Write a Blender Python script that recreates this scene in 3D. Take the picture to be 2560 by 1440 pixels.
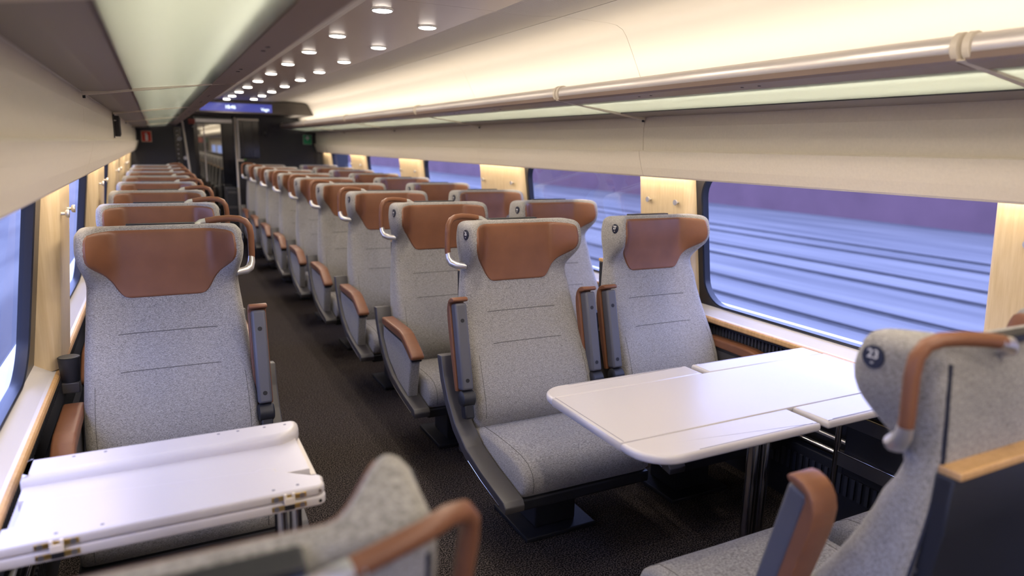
import bpy, bmesh, math, random
from mathutils import Vector, Matrix

random.seed(7)
PI = math.pi
for o in list(bpy.data.objects):
    bpy.data.objects.remove(o, do_unlink=True)
SC = bpy.context.scene
COL = SC.collection

# ------------------------------------------------------------------ camera
cam_d = bpy.data.cameras.new('camera')
cam = bpy.data.objects.new('camera', cam_d)
COL.objects.link(cam)
cam_d.sensor_width = 36.0
cam_d.lens = 24.286
cam_d.clip_start = 0.02
cam_d.clip_end = 500
CAMROT = Matrix(((0.891764, 0.072531, -0.446650),
                 (-0.452060, 0.186380, -0.872298),
                 (0.019978, 0.979797, 0.198995)))
cam.matrix_world = Matrix.Translation((0.0, 0.0, 1.6)) @ CAMROT.to_4x4()
cam_d.dof.use_dof = True
cam_d.dof.focus_distance = 2.75
cam_d.dof.aperture_fstop = 1.7
SC.camera = cam

# ------------------------------------------------------------------ world and view
W = bpy.data.worlds.new('dusk_sky')
SC.world = W
W.use_nodes = True
_bg = W.node_tree.nodes['Background']
_bg.inputs[0].default_value = (0.40, 0.48, 1.0, 1)
_bg.inputs[1].default_value = 6.6
SC.view_settings.view_transform = 'Standard'
SC.view_settings.look = 'None'
SC.view_settings.exposure = 0.0
SC.view_settings.gamma = 1.0
SC.view_settings.use_curve_mapping = False
try:
    SC.cycles.caustics_reflective = False
    SC.cycles.caustics_refractive = False
    SC.cycles.max_bounces = 6
    SC.cycles.diffuse_bounces = 3
    SC.cycles.glossy_bounces = 3
    SC.cycles.transmission_bounces = 4
    SC.cycles.transparent_max_bounces = 8
    SC.cycles.use_adaptive_sampling = True
    SC.cycles.adaptive_threshold = 0.03
    SC.cycles.sample_clamp_indirect = 6.0
    SC.cycles.use_denoising = True
except Exception:
    pass

CX = 1.06                       # centre line of the coach
YB, YF = -2.6, 11.7             # rear and front bulkhead
LAMP_W, COVE_W, PILLAR_W, SHELF_W = 2.9, 24.0, 32.0, 19.0
WARM = (1.0, 0.84, 0.67)
NEUT = (1.0, 0.86, 0.71)
SHELFC = (1.0, 0.90, 0.82)


def area(name, loc, direction, sx, sy, watts, col, spread=PI):
    d = bpy.data.lights.new(name, 'AREA')
    d.shape = 'RECTANGLE'
    d.size, d.size_y = sx, sy
    d.energy, d.color = watts, col
    d.spread = spread
    o = bpy.data.objects.new(name, d)
    COL.objects.link(o)
    o.location = loc
    v = Vector(direction).normalized()
    y = Vector((0, 1, 0))
    x = y.cross(-v).normalized()
    m = Matrix((x, y, -v)).transposed()
    o.rotation_euler = m.to_euler()
    return o


LY0, LY1 = YB + 0.2, 11.5
LYC, LYL = (LY0 + LY1) / 2, (LY1 - LY0)
# light strips that lie on the luggage racks (cove) and behind the valances (pillars), plus added shelf fills
for sgn in (1, -1):
    fx = (lambda x: x) if sgn > 0 else (lambda x: 2 * CX - x)
    area('cove_light', (fx(1.925), LYC, 1.875), (sgn * 0.75, 0, 1), 0.03, LYL, COVE_W, WARM)
    area('shelf_fill', (fx(1.955), LYC, 1.872), (sgn * 0.55, 0, -1), 0.02, LYL, SHELF_W * 0.35, SHELFC)  # added fill aimed down to make the frosted shelf glow
    area('shelf_fill', (fx(2.125), LYC, 1.895), (-sgn * 0.9, 0, -1), 0.02, LYL, SHELF_W * 0.65, SHELFC)  # second added fill without a fitting, evens out the shelf brightness
    area('valance_light', (fx(2.392), LYC, 1.497), (sgn * 0.35, 0, -1), 0.010, LYL, PILLAR_W, WARM)


# ------------------------------------------------------------------ materials
MATS = {}


def new_mat(name):
    m = bpy.data.materials.new(name)
    m.use_nodes = True
    nt = m.node_tree
    return m, nt, nt.nodes['Principled BSDF']


def mat(name, col, rough=0.5, metal=0.0, spec=0.5, emit=None, estr=0.0, bump=None, var=None, coat=0.0):
    """bump = (scale, strength); var = (scale, amount)"""
    if name in MATS:
        return MATS[name]
    m, nt, b = new_mat(name)
    b.inputs['Base Color'].default_value = (*col, 1)
    b.inputs['Roughness'].default_value = rough
    b.inputs['Metallic'].default_value = metal
    b.inputs['Specular IOR Level'].default_value = spec
    b.inputs['Coat Weight'].default_value = coat
    if emit:
        b.inputs['Emission Color'].default_value = (*emit, 1)
        b.inputs['Emission Strength'].default_value = estr
        m.cycles.emission_sampling = 'NONE'      # the lamps carry their own light objects
    tc = nt.nodes.new('ShaderNodeTexCoord')
    if var:
        n = nt.nodes.new('ShaderNodeTexNoise')
        n.inputs['Scale'].default_value = var[0]
        n.inputs['Detail'].default_value = 3
        nt.links.new(tc.outputs['Object'], n.inputs['Vector'])
        r = nt.nodes.new('ShaderNodeValToRGB')
        a = var[1]
        r.color_ramp.elements[0].position = 0.3
        r.color_ramp.elements[1].position = 0.7
        r.color_ramp.elements[0].color = (*[c * (1 - a) for c in col], 1)
        r.color_ramp.elements[1].color = (*[min(1, c * (1 + a)) for c in col], 1)
        nt.links.new(n.outputs['Fac'], r.inputs['Fac'])
        nt.links.new(r.outputs['Color'], b.inputs['Base Color'])
    if bump:
        n = nt.nodes.new('ShaderNodeTexNoise')
        n.inputs['Scale'].default_value = bump[0]
        n.inputs['Detail'].default_value = 2
        nt.links.new(tc.outputs['Object'], n.inputs['Vector'])
        bp = nt.nodes.new('ShaderNodeBump')
        bp.inputs['Strength'].default_value = bump[1]
        bp.inputs['Distance'].default_value = 0.002
        nt.links.new(n.outputs['Fac'], bp.inputs['Height'])
        nt.links.new(bp.outputs['Normal'], b.inputs['Normal'])
    MATS[name] = m
    return m


def fabric_mat():
    m, nt, b = new_mat('woven_grey_fabric')
    tc = nt.nodes.new('ShaderNodeTexCoord')
    outs = []
    for sc in ((150, 150, 780), (780, 780, 150)):
        mp = nt.nodes.new('ShaderNodeMapping')
        mp.inputs['Scale'].default_value = sc
        nt.links.new(tc.outputs['Object'], mp.inputs['Vector'])
        n = nt.nodes.new('ShaderNodeTexNoise')
        n.inputs['Scale'].default_value = 1.0
        n.inputs['Detail'].default_value = 2.0
        nt.links.new(mp.outputs['Vector'], n.inputs['Vector'])
        outs.append(n)
    ad = nt.nodes.new('ShaderNodeMath')
    ad.operation = 'ADD'
    nt.links.new(outs[0].outputs['Fac'], ad.inputs[0])
    nt.links.new(outs[1].outputs['Fac'], ad.inputs[1])
    mul = nt.nodes.new('ShaderNodeMath')
    mul.operation = 'MULTIPLY'
    mul.inputs[1].default_value = 0.5
    nt.links.new(ad.outputs[0], mul.inputs[0])
    r = nt.nodes.new('ShaderNodeValToRGB')
    r.color_ramp.elements[0].position = 0.38
    r.color_ramp.elements[0].color = (0.135, 0.130, 0.124, 1)
    r.color_ramp.elements[1].position = 0.62
    r.color_ramp.elements[1].color = (0.405, 0.388, 0.366, 1)
    nt.links.new(mul.outputs[0], r.inputs['Fac'])
    nt.links.new(r.outputs['Color'], b.inputs['Base Color'])
    b.inputs['Roughness'].default_value = 0.95
    b.inputs['Specular IOR Level'].default_value = 0.15
    b.inputs['Sheen Weight'].default_value = 0.25
    b.inputs['Sheen Roughness'].default_value = 0.5
    bp = nt.nodes.new('ShaderNodeBump')
    bp.inputs['Strength'].default_value = 0.35
    bp.inputs['Distance'].default_value = 0.001
    nt.links.new(mul.outputs[0], bp.inputs['Height'])
    nt.links.new(bp.outputs['Normal'], b.inputs['Normal'])
    MATS['fabric'] = m
    return m


def carpet_mat():
    m, nt, b = new_mat('dark_speckled_carpet')
    tc = nt.nodes.new('ShaderNodeTexCoord')
    n = nt.nodes.new('ShaderNodeTexNoise')
    n.inputs['Scale'].default_value = 170
    n.inputs['Detail'].default_value = 3
    nt.links.new(tc.outputs['Object'], n.inputs['Vector'])
    r = nt.nodes.new('ShaderNodeValToRGB')
    r.color_ramp.elements[0].position = 0.44
    r.color_ramp.elements[0].color = (0.006, 0.005, 0.005, 1)
    r.color_ramp.elements[1].position = 0.66
    r.color_ramp.elements[1].color = (0.14, 0.115, 0.102, 1)
    nt.links.new(n.outputs['Fac'], r.inputs['Fac'])
    nt.links.new(r.outputs['Color'], b.inputs['Base Color'])
    b.inputs['Roughness'].default_value = 1.0
    b.inputs['Specular IOR Level'].default_value = 0.1
    bp = nt.nodes.new('ShaderNodeBump')
    bp.inputs['Strength'].default_value = 0.6
    bp.inputs['Distance'].default_value = 0.003
    nt.links.new(n.outputs['Fac'], bp.inputs['Height'])
    nt.links.new(bp.outputs['Normal'], b.inputs['Normal'])
    return m


def wood_mat(name, c0, c1, rough=0.35):
    m, nt, b = new_mat(name)
    tc = nt.nodes.new('ShaderNodeTexCoord')
    mp = nt.nodes.new('ShaderNodeMapping')
    mp.inputs['Scale'].default_value = (60, 60, 2.2)
    nt.links.new(tc.outputs['Object'], mp.inputs['Vector'])
    n = nt.nodes.new('ShaderNodeTexNoise')
    n.inputs['Scale'].default_value = 1.6
    n.inputs['Detail'].default_value = 5
    nt.links.new(mp.outputs['Vector'], n.inputs['Vector'])
    r = nt.nodes.new('ShaderNodeValToRGB')
    r.color_ramp.elements[0].position = 0.3
    r.color_ramp.elements[0].color = (*c0, 1)
    r.color_ramp.elements[1].position = 0.72
    r.color_ramp.elements[1].color = (*c1, 1)
    nt.links.new(n.outputs['Fac'], r.inputs['Fac'])
    nt.links.new(r.outputs['Color'], b.inputs['Base Color'])
    b.inputs['Roughness'].default_value = rough
    return m


def brushed_mat(name, col, rough, metal=0.85):
    m, nt, b = new_mat(name)
    b.inputs['Base Color'].default_value = (*col, 1)
    b.inputs['Metallic'].default_value = metal
    tc = nt.nodes.new('ShaderNodeTexCoord')
    mp = nt.nodes.new('ShaderNodeMapping')
    mp.inputs['Scale'].default_value = (2, 120, 2)
    nt.links.new(tc.outputs['Object'], mp.inputs['Vector'])
    n = nt.nodes.new('ShaderNodeTexNoise')
    n.inputs['Scale'].default_value = 3
    nt.links.new(mp.outputs['Vector'], n.inputs['Vector'])
    mr = nt.nodes.new('ShaderNodeMapRange')
    mr.inputs['To Min'].default_value = rough * 0.85
    mr.inputs['To Max'].default_value = rough * 1.2
    nt.links.new(n.outputs['Fac'], mr.inputs['Value'])
    nt.links.new(mr.outputs['Result'], b.inputs['Roughness'])
    return m


def dots_mat(name, col):
    m, nt, b = new_mat(name)
    b.inputs['Base Color'].default_value = (*col, 1)
    b.inputs['Roughness'].default_value = 0.55
    tc = nt.nodes.new('ShaderNodeTexCoord')
    v = nt.nodes.new('ShaderNodeTexVoronoi')
    v.inputs['Scale'].default_value = 62
    v.inputs['Randomness'].default_value = 0.0
    nt.links.new(tc.outputs['Object'], v.inputs['Vector'])
    r = nt.nodes.new('ShaderNodeValToRGB')
    r.color_ramp.elements[0].position = 0.2
    r.color_ramp.elements[1].position = 0.3
    nt.links.new(v.outputs['Distance'], r.inputs['Fac'])
    bp = nt.nodes.new('ShaderNodeBump')
    bp.inputs['Strength'].default_value = 0.5
    bp.inputs['Distance'].default_value = 0.004
    nt.links.new(r.outputs['Color'], bp.inputs['Height'])
    nt.links.new(bp.outputs['Normal'], b.inputs['Normal'])
    return m


def pane_mat(name, tint, gloss=0.06, fres=True):
    m = bpy.data.materials.new(name)
    m.use_nodes = True
    nt = m.node_tree
    for n in list(nt.nodes):
        nt.nodes.remove(n)
    out = nt.nodes.new('ShaderNodeOutputMaterial')
    mix = nt.nodes.new('ShaderNodeMixShader')
    t = nt.nodes.new('ShaderNodeBsdfTransparent')
    t.inputs[0].default_value = (*tint, 1)
    g = nt.nodes.new('ShaderNodeBsdfGlossy')
    g.inputs['Roughness'].default_value = 0.02
    if fres:
        f = nt.nodes.new('ShaderNodeFresnel')
        f.inputs[0].default_value = 1.45
        fm = nt.nodes.new('ShaderNodeMath')
        fm.operation = 'MULTIPLY'
        fm.inputs[1].default_value = 0.22
        nt.links.new(f.outputs[0], fm.inputs[0])
        nt.links.new(fm.outputs[0], mix.inputs[0])
    else:
        mix.inputs[0].default_value = gloss
    nt.links.new(t.outputs[0], mix.inputs[1])
    nt.links.new(g.outputs[0], mix.inputs[2])
    nt.links.new(mix.outputs[0], out.inputs[0])
    return m


def frosted_mat():
    m = bpy.data.materials.new('frosted_rack_glass')
    m.use_nodes = True
    nt = m.node_tree
    for n in list(nt.nodes):
        nt.nodes.remove(n)
    out = nt.nodes.new('ShaderNodeOutputMaterial')
    d = nt.nodes.new('ShaderNodeBsdfDiffuse')
    d.inputs[0].default_value = (0.74, 0.80, 0.74, 1)
    t = nt.nodes.new('ShaderNodeBsdfTranslucent')
    t.inputs[0].default_value = (0.90, 0.96, 0.88, 1)
    m1 = nt.nodes.new('ShaderNodeMixShader')
    m1.inputs[0].default_value = 0.80
    g = nt.nodes.new('ShaderNodeBsdfGlossy')
    g.inputs['Roughness'].default_value = 0.12
    m2 = nt.nodes.new('ShaderNodeMixShader')
    f = nt.nodes.new('ShaderNodeFresnel')
    f.inputs[0].default_value = 1.12
    nt.links.new(d.outputs[0], m1.inputs[1])
    nt.links.new(t.outputs[0], m1.inputs[2])
    nt.links.new(f.outputs[0], m2.inputs[0])
    nt.links.new(m1.outputs[0], m2.inputs[1])
    nt.links.new(g.outputs[0], m2.inputs[2])
    nt.links.new(m2.outputs[0], out.inputs[0])
    return m


def snow_mat():
    m, nt, b = new_mat('wind_streaked_snow')
    tc = nt.nodes.new('ShaderNodeTexCoord')
    mp = nt.nodes.new('ShaderNodeMapping')
    mp.inputs['Scale'].default_value = (0.55, 0.045, 1)
    nt.links.new(tc.outputs['Object'], mp.inputs['Vector'])
    n = nt.nodes.new('ShaderNodeTexNoise')
    n.inputs['Scale'].default_value = 2.2
    n.inputs['Detail'].default_value = 5
    nt.links.new(mp.outputs['Vector'], n.inputs['Vector'])
    r = nt.nodes.new('ShaderNodeValToRGB')
    r.color_ramp.elements[0].position = 0.34
    r.color_ramp.elements[0].color = (0.075, 0.075, 0.08, 1)
    r.color_ramp.elements[1].position = 0.66
    r.color_ramp.elements[1].color = (0.155, 0.152, 0.147, 1)
    nt.links.new(n.outputs['Fac'], r.inputs['Fac'])
    nt.links.new(r.outputs['Color'], b.inputs['Base Color'])
    b.inputs['Roughness'].default_value = 0.9
    return m


FAB = fabric_mat()
LEA = mat('tan_leather', (0.190, 0.080, 0.040), 0.42, spec=0.4, bump=(420, 0.12), var=(9, 0.10))
SHELL = mat('grey_moulded_plastic', (0.056, 0.053, 0.054), 0.45, bump=(600, 0.1))
DARK = mat('black_plastic', (0.012, 0.013, 0.017), 0.5)
ARMG = mat('armrest_grey_plastic', (0.085, 0.085, 0.095), 0.5, bump=(700, 0.12))
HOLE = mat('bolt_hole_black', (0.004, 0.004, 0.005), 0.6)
SILV = mat('cast_aluminium', (0.62, 0.61, 0.60), 0.3, 0.7)
CHROME = mat('polished_chrome', (0.6, 0.6, 0.62), 0.15, 1.0)
SEAM = mat('fabric_seam_thread', (0.10, 0.095, 0.09), 0.9)
PIPE = mat('dark_piping', (0.012, 0.015, 0.03), 0.7)
BADGE = mat('navy_badge_enamel', (0.008, 0.012, 0.03), 0.35)
WHITEP = mat('white_print', (0.75, 0.75, 0.73), 0.6)
WOODT = wood_mat('oak_trim', (0.50, 0.29, 0.11), (0.62, 0.38, 0.17), 0.4)
WOODP = wood_mat('pale_birch_panel', (0.60, 0.46, 0.27), (0.70, 0.56, 0.36), 0.32)
CREAM = mat('cream_wall_laminate', (0.79, 0.71, 0.60), 0.5, bump=(380, 0.06), var=(90, 0.025))
COVEM = mat('ivory_cove_panel', (0.78, 0.735, 0.665), 0.5)
SILLM = mat('white_sill_laminate', (0.60, 0.58, 0.58), 0.3)
TABLEM = mat('white_table_laminate', (0.56, 0.53, 0.515), 0.32, spec=0.45)
TEDGE = mat('white_table_edge', (0.6, 0.55, 0.52), 0.35)
GROOVE = mat('table_groove_grey', (0.22, 0.21, 0.24), 0.7)
BRASS = mat('brass_hinge', (0.65, 0.46, 0.16), 0.3, 1.0)
SCREW = mat('steel_screw', (0.35, 0.34, 0.34), 0.35, 0.9)
CARPET = carpet_mat()
STRIPM = brushed_mat('brushed_bronze_ceiling', (0.52, 0.45, 0.405), 0.36)
TUBEM = brushed_mat('satin_aluminium_tube', (0.78, 0.74, 0.70), 0.38, 0.6)
RINGM = mat('cream_collar', (0.70, 0.63, 0.52), 0.4)
RBROWN = mat('brown_anodised_strip', (0.27, 0.20, 0.16), 0.42, 0.1)
RGREY = mat('taupe_rack_tray', (0.27, 0.235, 0.205), 0.5, bump=(500, 0.1))
FROST = frosted_mat()
BAND = dots_mat('perforated_ivory_band', (0.72, 0.66, 0.57))
CHAR = mat('charcoal_bulkhead_laminate', (0.021, 0.020, 0.023), 0.5, bump=(260, 0.2), var=(240, 0.3))
TAUPE = mat('taupe_fascia', (0.075, 0.062, 0.052), 0.5, var=(200, 0.15))
BLACKG = mat('black_gloss', (0.008, 0.009, 0.012), 0.12)
GLASS = pane_mat('window_glass', (0.93, 0.96, 1.0))
DGLASS = pane_mat('partition_glass', (0.22, 0.22, 0.24), 0.14, False)
DOORG = pane_mat('door_glass', (0.86, 0.88, 0.88), 0.05, False)
GASK = mat('black_rubber_gasket', (0.010, 0.013, 0.024), 0.34)
DWALL = mat('dark_skirting_panel', (0.018, 0.020, 0.028), 0.5)
DRIB = mat('vent_rib_plastic', (0.038, 0.042, 0.055), 0.5)
SNOW = snow_mat()


# ------------------------------------------------------------------ mesh builder
class MB:
    def __init__(s):
        s.v, s.f, s.sm = [], [], []

    def add(s, verts, faces, smooth=False):
        k = len(s.v)
        s.v += [tuple(p) for p in verts]
        s.f += [tuple(i + k for i in f) for f in faces]
        s.sm += [smooth] * len(faces)
        return s

    def box(s, a, b):
        x0, y0, z0 = [min(p, q) for p, q in zip(a, b)]
        x1, y1, z1 = [max(p, q) for p, q in zip(a, b)]
        v = [(x0, y0, z0), (x1, y0, z0), (x1, y1, z0), (x0, y1, z0), (x0, y0, z1), (x1, y0, z1), (x1, y1, z1), (x0, y1, z1)]
        return s.add(v, [(3, 2, 1, 0), (4, 5, 6, 7), (0, 1, 5, 4), (1, 2, 6, 5), (2, 3, 7, 6), (3, 0, 4, 7)])

    def rbox(s, a, b, r=0.004, seg=2, xf=None):
        bm = bmesh.new()
        c = [(p + q) / 2 for p, q in zip(a, b)]
        d = [abs(q - p) for p, q in zip(a, b)]
        bmesh.ops.create_cube(bm, size=1.0)
        for v in bm.verts:
            v.co = Vector((v.co.x * d[0] + c[0], v.co.y * d[1] + c[1], v.co.z * d[2] + c[2]))
        bmesh.ops.bevel(bm, geom=list(bm.edges), offset=min(r, min(d) * 0.45), segments=seg, profile=0.5, affect='EDGES')
        return s.frombm(bm, xf, lambda f: max(abs(c) for c in f.normal) > 0.9999)

    def frombm(s, bm, xf=None, flat=None):
        bm.verts.index_update()
        bm.normal_update()
        vs = [(xf @ v.co if xf else v.co.copy()) for v in bm.verts]
        fs = [tuple(v.index for v in f.verts) for f in bm.faces]
        sm = [not (flat and flat(f)) for f in bm.faces]
        bm.free()
        s.add(vs, fs, True)
        s.sm[-len(sm):] = sm
        return s

    def prism(s, prof, axis, a, b, r=0.0, seg=2, smooth=False):
        """prof: 2D polygon. axis 'x': (y,z); 'y': (x,z); 'z': (x,y)"""
        def P(p, t):
            return {'x': (t, p[0], p[1]), 'y': (p[0], t, p[1]), 'z': (p[0], p[1], t)}[axis]
        n = len(prof)
        v = [P(p, a) for p in prof] + [P(p, b) for p in prof]
        f = [tuple(range(n))[::-1], tuple(range(n, 2 * n))]
        f += [(i, (i + 1) % n, n + (i + 1) % n, n + i) for i in range(n)]
        bm = bmesh.new()
        bv = [bm.verts.new(p) for p in v]
        for q in f:
            bm.faces.new([bv[i] for i in q])
        bmesh.ops.recalc_face_normals(bm, faces=bm.faces)
        if r > 0:
            if smooth == 'caps':
                ed = [e for e in bm.edges if any(len(fc.verts) == n for fc in e.link_faces)] if n > 4 else list(bm.edges)
            else:
                ed = list(bm.edges)
            bmesh.ops.bevel(bm, geom=ed, offset=r, segments=seg, profile=0.5, affect='EDGES', clamp_overlap=True)
            ai = 'xyz'.index(axis)
            return s.frombm(bm, None, lambda f: abs(f.normal[ai]) > 0.9999)
        bm.verts.index_update()
        vs = [vv.co.copy() for vv in bm.verts]
        fs = [tuple(vv.index for vv in fc.verts) for fc in bm.faces]
        bm.free()
        return s.add(vs, fs, bool(smooth))

    def tube(s, path, r, n=10, caps=True, flat=None):
        pts = [Vector(p) for p in path]
        rings = []
        up = Vector((0, 0, 1))
        pa = None
        for i, p in enumerate(pts):
            t = (pts[min(i + 1, len(pts) - 1)] - pts[max(i - 1, 0)]).normalized()
            if pa is None:
                ref = Vector(flat) if flat else (up if abs(t.dot(up)) < 0.95 else Vector((0, 1, 0)))
                a = t.cross(ref).normalized()
            else:
                a = (pa - t * pa.dot(t)).normalized()
            pa = a
            b = a.cross(t).normalized()
            rr = r[i] if isinstance(r, (list, tuple)) and len(r) == len(pts) and not isinstance(r[0], tuple) else r
            ra, rb = (rr if isinstance(rr, tuple) else (rr, rr))
            rings.append([p + a * (ra * math.cos(2 * PI * k / n)) + b * (rb * math.sin(2 * PI * k / n)) for k in range(n)])
        v = [q for rg in rings for q in rg]
        f = []
        for i in range(len(rings) - 1):
            for k in range(n):
                f.append((i * n + k, i * n + (k + 1) % n, (i + 1) * n + (k + 1) % n, (i + 1) * n + k))
        if caps:
            f.append(tuple(range(n))[::-1])
            f.append(tuple(range((len(rings) - 1) * n, len(rings) * n)))
        return s.add(v, f, True)

    def disc(s, c, normal, r, h=0.002, n=20):
        nrm = Vector(normal).normalized()
        return s.tube([Vector(c), Vector(c) + nrm * h], r, n)

    def loft(s, rings, close_ring=True, caps=False):
        n = len(rings[0])
        v = [p for rg in rings for p in rg]
        f = []
        for i in range(len(rings) - 1):
            for k in range(n if close_ring else n - 1):
                f.append((i * n + k, i * n + (k + 1) % n, (i + 1) * n + (k + 1) % n, (i + 1) * n + k))
        if caps:
            f.append(tuple(range(n))[::-1])
            f.append(tuple(range((len(rings) - 1) * n, len(rings) * n)))
        return s.add(v, f, True)

    def mesh(s, name, material):
        me = bpy.data.meshes.new(name)
        me.from_pydata(s.v, [], s.f)
        me.polygons.foreach_set('use_smooth', s.sm)
        bm = bmesh.new()
        bm.from_mesh(me)
        bmesh.ops.recalc_face_normals(bm, faces=bm.faces)
        bm.to_mesh(me)
        bm.free()
        try:
            me.set_sharp_from_angle(angle=math.radians(42))
        except Exception:
            pass
        me.polygons.foreach_set('use_smooth', s.sm)
        me.materials.append(material)
        me.update()
        return me

    def build(s, name, material, parent=None):
        return link(name, s.mesh(name, material), parent)


def link(name, me, parent=None):
    o = bpy.data.objects.new(name, me)
    COL.objects.link(o)
    if parent is not None:
        o.parent = parent
    return o


def tag(o, label, cat, group=None, kind=None):
    o['label'] = label
    if cat:
        o['category'] = cat
    if group:
        o['group'] = group
    if kind:
        o['kind'] = kind
    return o


def struct(o):
    o['kind'] = 'structure'
    return o


def empty(name, loc=(0, 0, 0), rz=0.0):
    o = bpy.data.objects.new(name, None)
    COL.objects.link(o)
    o.empty_display_size = 0.1
    o.location = loc
    o.rotation_euler = (0, 0, rz)
    return o


def lerp_tab(tab, t):
    tab = sorted(tab)
    if t <= tab[0][0]:
        return tab[0][1]
    for (a, va), (b, vb) in zip(tab, tab[1:]):
        if t <= b:
            u = (t - a) / (b - a)
            return va + (vb - va) * u
    return tab[-1][1]


def smooth_tab(tab, t):
    """Catmull-Rom through (t, v) pairs"""
    tab = sorted(tab)
    if t <= tab[0][0]:
        return tab[0][1]
    if t >= tab[-1][0]:
        return tab[-1][1]
    for i in range(len(tab) - 1):
        a, va = tab[i]
        b, vb = tab[i + 1]
        if t <= b:
            p0 = tab[i - 1] if i > 0 else tab[i]
            p3 = tab[i + 2] if i + 2 < len(tab) else tab[i + 1]
            m0 = (vb - p0[1]) / (b - p0[0]) if b != p0[0] else 0
            m1 = (p3[1] - va) / (p3[0] - a) if p3[0] != a else 0
            h = b - a
            u = (t - a) / h
            return ((2 * u**3 - 3 * u**2 + 1) * va + (u**3 - 2 * u**2 + u) * h * m0 +
                    (-2 * u**3 + 3 * u**2) * vb + (u**3 - u**2) * h * m1)


def sstep(a, b, x):
    t = max(0.0, min(1.0, (x - a) / (b - a)))
    return t * t * (3 - 2 * t)


def text_mesh(body, size, material, font_bold=True):
    c = bpy.data.curves.new('lettering', 'FONT')
    c.body = body
    c.size = size
    c.align_x = 'CENTER'
    c.align_y = 'CENTER'
    c.extrude = 0.0004
    if font_bold:
        c.offset = size * 0.018
    o = bpy.data.objects.new('lettering_source', c)
    COL.objects.link(o)
    dg = bpy.context.evaluated_depsgraph_get()
    me = bpy.data.meshes.new_from_object(o.evaluated_get(dg))
    bpy.data.objects.remove(o, do_unlink=True)
    me.materials.clear()
    me.materials.append(material)
    return me


ORD = ['first', 'second', 'third', 'fourth', 'fifth', 'sixth', 'seventh', 'eighth', 'ninth', 'tenth',
       'eleventh', 'twelfth', 'thirteenth', 'fourteenth', 'fifteenth']

# ================================================================== SETTING
# floor and ground slab
struct(MB().box((-0.75, YB - 0.1, -0.12), (2.87, 37.1, 0.0)).build('floor', CARPET))


def XP(z):      # inner face of pillars (right side), leaning in towards the top
    return 2.486 - (z - 0.77) * 0.085


def XG(z):      # glass plane
    return 2.582 - (z - 0.80) * 0.130


JOINTS = [YB, -1.05, 1.08, 3.07, 5.2, 7.45, 9.7, YF]
CJOINTS = [YB, -1.3, 0.75, 2.80, 4.75, 7.0, 9.2, YF]
BEV = 0.0015
PIL_R = [(-1.45, -0.93), (0.83, 1.305), (2.78, 3.20), (4.67, 5.40), (6.93, 7.60), (9.13, 9.80), (11.2, 11.7)]
PIL_L = [(-1.45, -0.93), (0.83, 1.305), (2.88, 3.26), (4.85, 5.46), (6.98, 7.66), (9.18, 9.86), (11.2, 11.7)]


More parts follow.
